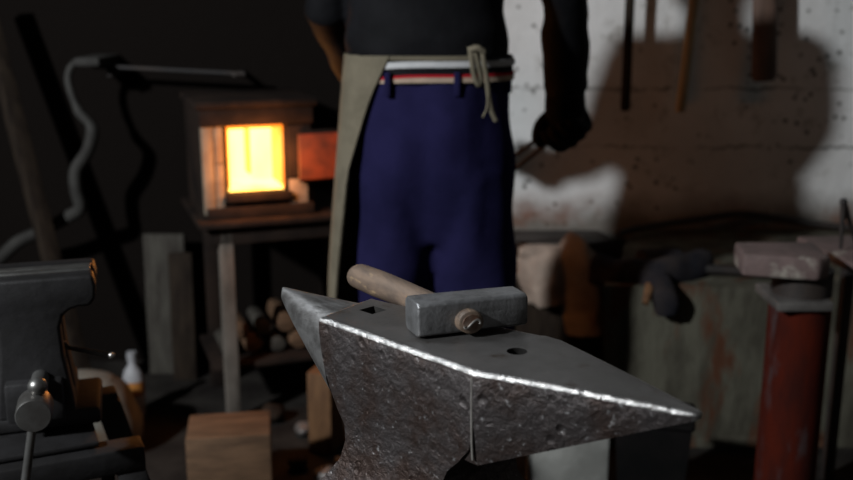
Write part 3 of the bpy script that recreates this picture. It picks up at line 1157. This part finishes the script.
# leaning timber on the far left
a, b = at(-8, 50, 3.2), at(62, 300, 2.7)
b.z = 0
bm = bmesh.new()
q0 = at(92, 440, 3.08)
q0.z = 0.02
a = at(-6, 40, 3.30)
dv = (a - q0)
add_tube(bm, [q0, q0 + dv * 1.12], .036, 4, 1.0)
o = link('leaning_timber', bm, M['soot_wood'])
bevel(o, .004)
tag(o, 'dark squared timber leaning diagonally at the far left', 'timber')
# curved grey pipe
pts = [at(88, 62, 3.30), at(74, 64, 3.28), at(68, 80, 3.26), at(78, 110, 3.25), at(92, 128, 3.25), at(88, 150, 3.25), at(76, 170, 3.25), at(76, 190, 3.25), at(80, 208, 3.26), at(66, 218, 3.28), at(40, 232, 3.3), at(18, 242, 3.32), at(-4, 262, 3.34), at(-40, 290, 3.40)]
bm = bmesh.new()
add_tube(bm, spline(pts, 5), [.012] * 15 + [.016] * 5 + [.021] * 21 + [.022] * 25, 14)
o = link('curved_pipe', bm, M['duct'], smooth=60)
tag(o, 'dull grey bent pipe curving down in front of the dark wall', 'pipe')
p = at(88, 62, 3.30)
pipeclip = box('pipe_bracket', (p.x - .035, p.y - .03, p.z - .012), (p.x + .045, YW + .0, p.z + .015), M['duct'], None, .004)
tag(pipeclip, 'small grey wall bracket at the top of the bent pipe', 'bracket')
# horizontal bar towards the furnace
bm = bmesh.new()
add_tube(bm, [at(93, 66, 3.36), at(245, 74, 3.36)], .008, 12)
o = link('iron_bar', bm, M['black_iron'], smooth=40)
tag(o, 'black iron bar running level above and left of the furnace', 'bar')
for px in (110, 235):
    p = at(px, 69, 3.36)
    bx_ = box('bar_hook', (p.x - .008, p.y - .012, p.z - .025), (p.x + .008, YW, p.z - .012), M['black_iron'], None, .002)
    tag(bx_, 'small wall hook under the %s end of the black iron bar' % ('left' if px < 200 else 'right'), 'hook')
# second thin rod far left
bm = bmesh.new()
add_tube(bm, [at(-10, 166, 3.1), at(28, 158, 3.12)], .012, 12)
# bottle
bt = at(137, 432, 3.0)
bot = thing('bottle', 'white plastic bottle with orange label on the floor behind the vise stand', 'bottle', (bt.x, 3.0, 0))
k = .21
bm = bmesh.new()
add_loft(bm, [ell((0, 0, z * k / .21), r, r * .8, 24) for z, r in ((0, .030), (.006, .033), (.13, .033), (.155, .026), (.172, .013), (.195, .012))])
link('bottle_body', bm, M['plastic'], bot, smooth=40)
bm = bmesh.new()
add_loft(bm, [ell((0, 0, z), .0345, .0278, 24) for z in (.075, .12)], cap=False)
link('label_wrap', bm, M['label'], bot, smooth=40)
bm = bmesh.new()
add_loft(bm, [ell((0, 0, z), .015, .014, 16) for z in (.19, .215)])
link('cap', bm, M['plastic'], bot, smooth=40)
# sack behind the vise
a = at(92, 376, 2.75)
bm = bmesh.new()
ht = a.z
add_loft(bm, [ell((.01 * math.sin(z * 9), 0, z * ht), rx, ry, 28, 2.6) for z, rx, ry in ((0, .13, .10), (.05, .15, .115), (.35, .155, .12), (.6, .14, .105), (.85, .11, .08), (.95, .07, .05), (1, .075, .045))])
o = link('sack', bm, M['sack'], smooth=60)
md = o.modifiers.new('ss', 'SUBSURF')
md.levels = 2
apply_mods(o)
dent(o, .012, 9, 2)
for p in o.data.polygons:
    p.use_smooth = True
place(o, (at(88, 400, 2.75).x, 2.75, 0.004))
tag(o, 'pale brown-stained sack on the floor behind the vise stand', 'sack')
# scrap rods and clinker on the floor near the table
for i, (px, Y, s_) in enumerate(((292, 2.62, .03), (322, 2.52, .035), (268, 2.95, .04), (300, 2.85, .03), (248, 2.70, .028), (340, 2.60, .03))):
    bm = bmesh.new()
    bmesh.ops.create_icosphere(bm, subdivisions=2, radius=s_)
    o = link('clinker', bm, M['greyplate'] if i % 2 else M['soot_wood'], smooth=30)
    for v in o.data.vertices:
        v.co.z *= .7
        v.co += noise.noise_vector(v.co * 30 + Vector((i, 0, 0))) * .012
    zmin = min(v.co.z for v in o.data.vertices)
    p = at(px, 300, Y)
    place(o, (p.x, Y, -zmin))
    tag(o, 'dark lump of clinker on the dirt floor left of the anvil', 'clinker', 'lumps of clinker on the floor')

# ------------------------------------------------------------------ right side: bench clutter, red post
RY = 2.30
pl, pr_ = at(763, 350, RY), at(829, 350, RY)
rp = thing('post_stand', 'red painted steel post stand with thick rusty slab on top', 'stand', ((pl.x + pr_.x) / 2, RY, 0))
rw = (pr_.x - pl.x) / 2 * .9
zc_ = at(790, 311, RY - .08).z
zs = at(790, 280, RY - .09).z
zt = at(790, 257, RY - .09).z
bm = bmesh.new()
add_loft(bm, [ell((0, 0, z), rw, rw, 40) for z in (.012, zc_)])
link('post', bm, M['redpost'], rp, smooth=40)
box('foot_plate', (-.16, -.16, 0), (.16, .16, .012), M['black_iron'], rp, .003)
box('collar', (-rw - .012, -rw - .014, zc_), (rw * .62, rw + .01, zc_ + .022), M['greyplate'], rp, .003)
bm = bmesh.new()
add_loft(bm, [ell((0, 0, z), rw * .96, rw * .96, 40) for z in (zc_ + .02, zs + .005)])
link('neck', bm, M['black_iron'], rp, smooth=40)
bm = bmesh.new()
pts = [(-.165, -.06), (-.005, -.105), (.03, -.08), (.04, .06), (-.15, .06)]
add_loft(bm, [[Vector((x, y, z)) for x, y in pts] for z in (zs, zt)])
bevel(link('slab', bm, M['pinkslab'], rp), .008, 3)
# flat plate beside it at the frame's edge, on a thin leg
q = at(838, 268, RY + .10)
sp_ = thing('side_plate', 'pale worn steel plate on a black stand at the right edge', 'plate stand', (q.x + .15, RY + .10, 0), R(6))
pz = at(842, 270, RY).z
box('plate', (-.17, -.12, pz - .008), (.16, .20, pz + .016), M['pinkslab'], sp_, .005)
for x, y in ((-.04, -.08), (.14, -.08), (-.04, .16), (.14, .16)):
    box('leg', (x - .014, y - .014, 0), (x + .014, y + .014, pz - .008), M['black_iron'], sp_, .003)
# dividers standing on the plate
pv = at(842, 202, RY + .12)
dvd = thing('dividers', 'dark iron dividers standing open on the pale plate', 'dividers', (pv.x + .012, RY + .12, pz + .017))
hh_ = pv.z - pz - .017
tube('divider_leg', [(-.008, 0, hh_), (-.004, 0, .004)], [.008, .004], M['black_iron'], dvd, n=10)
tube('divider_leg', [(-.008, 0, hh_), (.05, .03, .004)], [.008, .004], M['black_iron'], dvd, n=10)
bm = bmesh.new()
bmesh.ops.create_uvsphere(bm, u_segments=12, v_segments=8, radius=.010, matrix=Matrix.Translation((-.008, 0, hh_)))
link('hinge', bm, M['black_iron'], dvd, smooth=180)

# long dark ledge strip where wall and bench meet (rusty angle bars leaning)
bm = bmesh.new()
add_tube(bm, spline([at(618, 234, 3.36), at(640, 228, 3.40), at(700, 219, 3.44), at(745, 214, 3.45), at(800, 222, 3.44), at(853, 228, 3.4), at(900, 232, 3.3)], 6), .012, 10)
o = link('iron_strap', bm, M['black_iron'], smooth=50)
tag(o, 'long bent black iron strap propped along the wall behind the bench', 'strap')
# flat plate on the bench beside the man
PY = 3.35
lx0, lx1 = at(505, 250, PY).x, at(596, 250, PY).x
PZ = at(550, 243, PY).z
blk = box('trestle_box', (lx0, PY, 0), (lx1 - .02, PY + .14, PZ - .006), M['soot_wood'], None, .006)
tag(blk, 'dark wooden box carrying the steel plate beside the person by the wall', 'box')
bm = bmesh.new()
add_loft(bm, [[Vector((x, y, z)) for x, y in ((lx0 - .03, PY - .045), (lx1 - .03, PY - .05), (lx1 + .045, PY - .01), (lx1 + .03, PY + .14), (lx0 - .03, PY + .14))] for z in (PZ - .005, PZ + .014)])
o = link('steel_plate', bm, M['plate_dark'])
bevel(o, .003)
tag(o, 'flat dark steel plate lying above the pale leather beside the person', 'plate')


# pale stained leather with two hanging flaps over the bench edge
def flap(bm, pts, w0, w1, th):
    add_tube(bm, spline(pts, 6), [w0 + (w1 - w0) * i / (6 * (len(pts) - 1)) for i in range(6 * (len(pts) - 1) + 1)], 18, th, up=(0, 1, 0))


bm = bmesh.new()
yf = PY - .046
flap(bm, [at(545, 252, yf + .02), at(547, 262, yf - .02), at(548, 282, yf - .03), at(550, 306, yf - .02)], .066, .052, .5)
flap(bm, [at(563, 250, yf + .02), at(573, 258, yf - .02), at(580, 290, yf - .03), at(585, 334, yf - .02)], .076, .070, .5)
add_tube(bm, spline([at(518, 252, yf), at(545, 251, yf), at(580, 253, yf), at(594, 260, yf)], 5), [.030] * 16, 14, .8)
add_tube(bm, spline([at(524, 256, yf), at(532, 272, yf), at(540, 300, yf + .01)], 5), [.05] * 11, 14, .5, up=(0, 1, 0))
o = remesh(link('draped_leather', bm, M['hide']), .007, 3)
dent(o, .008, 14, 5)
tag(o, 'pale rust-stained leather draped over the dark box in two hanging flaps', 'leather')
# black cloth bundle and dark bar along the bench
bm = bmesh.new()
zB = BZ + .035
flap(bm, [at(592, 268, BY + .12), at(620, 276, BY + .08), at(655, 276, BY + .06), at(690, 268, BY + .10), at(704, 262, BY + .14)], .048, .05, .8)
flap(bm, [at(640, 268, BY + .14), at(680, 264, BY + .16)], .06, .05, .8)
flap(bm, [at(655, 282, BY + .02), at(664, 296, BY - .035), at(668, 316, BY - .04)], .045, .03, .6)
o = remesh(link('cloth_bundle', bm, M['clothblack']), .008, 3)
dent(o, .012, 12, 3)
tag(o, 'sooty black cloth bundle lying on the bench edge right of the leather', 'cloth')
o = tube('steel_bar', [at(704, 269, BY + .09), at(772, 273, BY + .06)], .014, M['black_iron'])
tag(o, 'dark steel bar lying on the bench between cloth bundle and red post', 'bar')
# orange-brown hammer peen poking out below the bundle
p = at(650, 297, BY - .06)
bm = bmesh.new()
add_tube(bm, [p + Vector((-.012, -.0, -.02)), p + Vector((.004, .03, .012)), p + Vector((.02, .10, .016))], [.010, .014, .012], 12)
o = link('wooden_peg', bm, M['board'], smooth=40)
tag(o, 'small orange-brown peg end poking out from under the black cloth bundle', 'peg')

# floor clutter under the pyramid horn
a, b = at(534, 430, 2.35), at(611, 430, 2.35)
o = box('concrete_block', (a.x, 2.35, 0), (b.x, 2.52, at(570, 432, 2.35).z), M['concrete'], None, .01)
tag(o, 'pale grey concrete block standing on the floor under the pyramid horn', 'block')
bx0, bx1 = at(613, 440, 2.25), at(690, 440, 2.25)
bw = (bx1.x - bx0.x) / 2
bz = at(650, 432, 2.25).z
bn = thing('scrap_bin', 'open black steel scrap bin on the floor right of the concrete block', 'bin', ((bx0.x + bx1.x) / 2 + .03, 2.36, 0), R(-14))
bm = bmesh.new()
rings = [[Vector((sx * w, sy * w * .8, z)) for sx, sy in ((-1, -1), (1, -1), (1, 1), (-1, 1))] for w, z in
         ((bw * .8, 0), (bw, bz), (bw - .006, bz), (bw * .8 - .006, .01))]
add_loft(bm, rings)
link('bin_body', bm, M['bin_black'], bn)
bm = bmesh.new()
rng_ = [(-bw, -bw * .8), (bw, -bw * .8), (bw, bw * .8), (-bw, bw * .8), (-bw, -bw * .8)]
for p, q in zip(rng_[:-1], rng_[1:]):
    add_tube(bm, [(p[0], p[1], bz), (q[0], q[1], bz)], .007, 8)
link('rim', bm, M['bin_black'], bn, smooth=50)
for i, (dx, dy, ang) in enumerate(((.03, .0, 20), (.045, .035, -15), (.0, .03, 8))):
    bm = bmesh.new()
    add_tube(bm, [(0, 0, .02), (.0, 0, bz * .9)], [.012, .013], 6)
    o = link('kindling_stick', bm, M['gold_wood'])
    place(o, (bn.location.x + dx, bn.location.y + dy, 0.0), (R(4), R(ang * .3), 0))
    tag(o, 'short yellowish stick standing in the black scrap bin', 'stick', 'sticks in the scrap bin')

# ------------------------------------------------------------------ tools hanging on the wall
rail = box('tool_rack', (.55, YW - .075, 1.49), (1.55, YW, 1.53), M['soot_wood'], None, .004)
tag(rail, 'dark wooden rack rail on the white wall carrying the hanging tools', 'rack')


def hang(px_top, px_bot, py_bot, rad, m, lab, flat=.7):
    Y = YW - .105
    p1 = at(px_bot, py_bot, Y)
    p0 = at(px_top, 0, Y)
    dv = (p0 - p1).normalized()
    topz = 1.56
    p2 = p1 + dv * ((topz - p1.z) / dv.z)
    t = thing('hanging_hammer', lab, 'hammer', p1)
    bm = bmesh.new()
    d_ = p2 - p1
    add_tube(bm, [(0, 0, 0), d_ * .03, d_ * .5, d_ * 1.02], [rad * .8, rad, rad * .95, rad * .9], 16, flat, up=(0, 1, 0))
    link('handle', bm, m, t, smooth=45)
    hb = bmesh.new()
    add_box(hb, (d_.x - .065, d_.y - .03, d_.z - .029), (d_.x + .065, d_.y + .03, d_.z + .032))
    bevel(link('head', hb, M['black_iron'], t), .008, 3)
    return t


hang(630, 625, 111, .017, M['soot_wood'], 'dark slim handle hanging lowest and leftmost on the white wall')
hang(694, 680, 112, .019, M['gold_wood'], 'yellow-brown wooden handle hanging between two dark ones on the wall')
hang(765, 764, 81, .043, M['brown_wood'], 'thick dark brown handle hanging highest, at right on the wall', .45)

# ------------------------------------------------------------------ light
def area(name, loc, target, size, power, color):
    l = bpy.data.lights.new(name, 'AREA')
    l.energy = power
    l.color = color
    l.size = size
    l.shape = 'DISK'
    o = bpy.data.objects.new(name, l)
    COL.objects.link(o)
    o.location = loc
    o.rotation_euler = (Vector(target) - Vector(loc)).to_track_quat('-Z', 'Y').to_euler()
    return o


area('work_lamp', (-2.68, -.35, 2.66), (.8, 3.1, .95), .18, 178, (.93, .97, 1.0))
l = bpy.data.lights.new('bench_lamp', 'SPOT')
l.energy = 48
l.color = (.88, .94, 1.0)
l.spot_size = R(34)
l.spot_blend = .6
l.shadow_soft_size = .22
o = bpy.data.objects.new('bench_lamp', l)
COL.objects.link(o)
o.location = (-1.0, 1.55, 2.1)
o.rotation_euler = (Vector((0, 1.22, .9)) - o.location).to_track_quat('-Z', 'Y').to_euler()
fm = fo + fr_x * (.5 * (mx0 + mx1)) - fr_y * .10
l = bpy.data.lights.new('fire_glow', 'POINT')
l.energy = 5.2
l.color = (1, .34, .08)
l.shadow_soft_size = .06
o = bpy.data.objects.new('fire_glow', l)
COL.objects.link(o)
o.location = (fm.x, fm.y, FT + .5 * (mz0 + mz1))
wd = bpy.data.worlds.new('world')
SC.world = wd
wd.use_nodes = True
wd.node_tree.nodes['Background'].inputs[0].default_value = (.5, .55, .6, 1)
wd.node_tree.nodes['Background'].inputs[1].default_value = .004
SC.view_settings.view_transform = 'Standard'
SC.view_settings.look = 'None'
SC.view_settings.gamma = 1
SC.view_settings.exposure = 0
SC.view_settings.use_curve_mapping = False
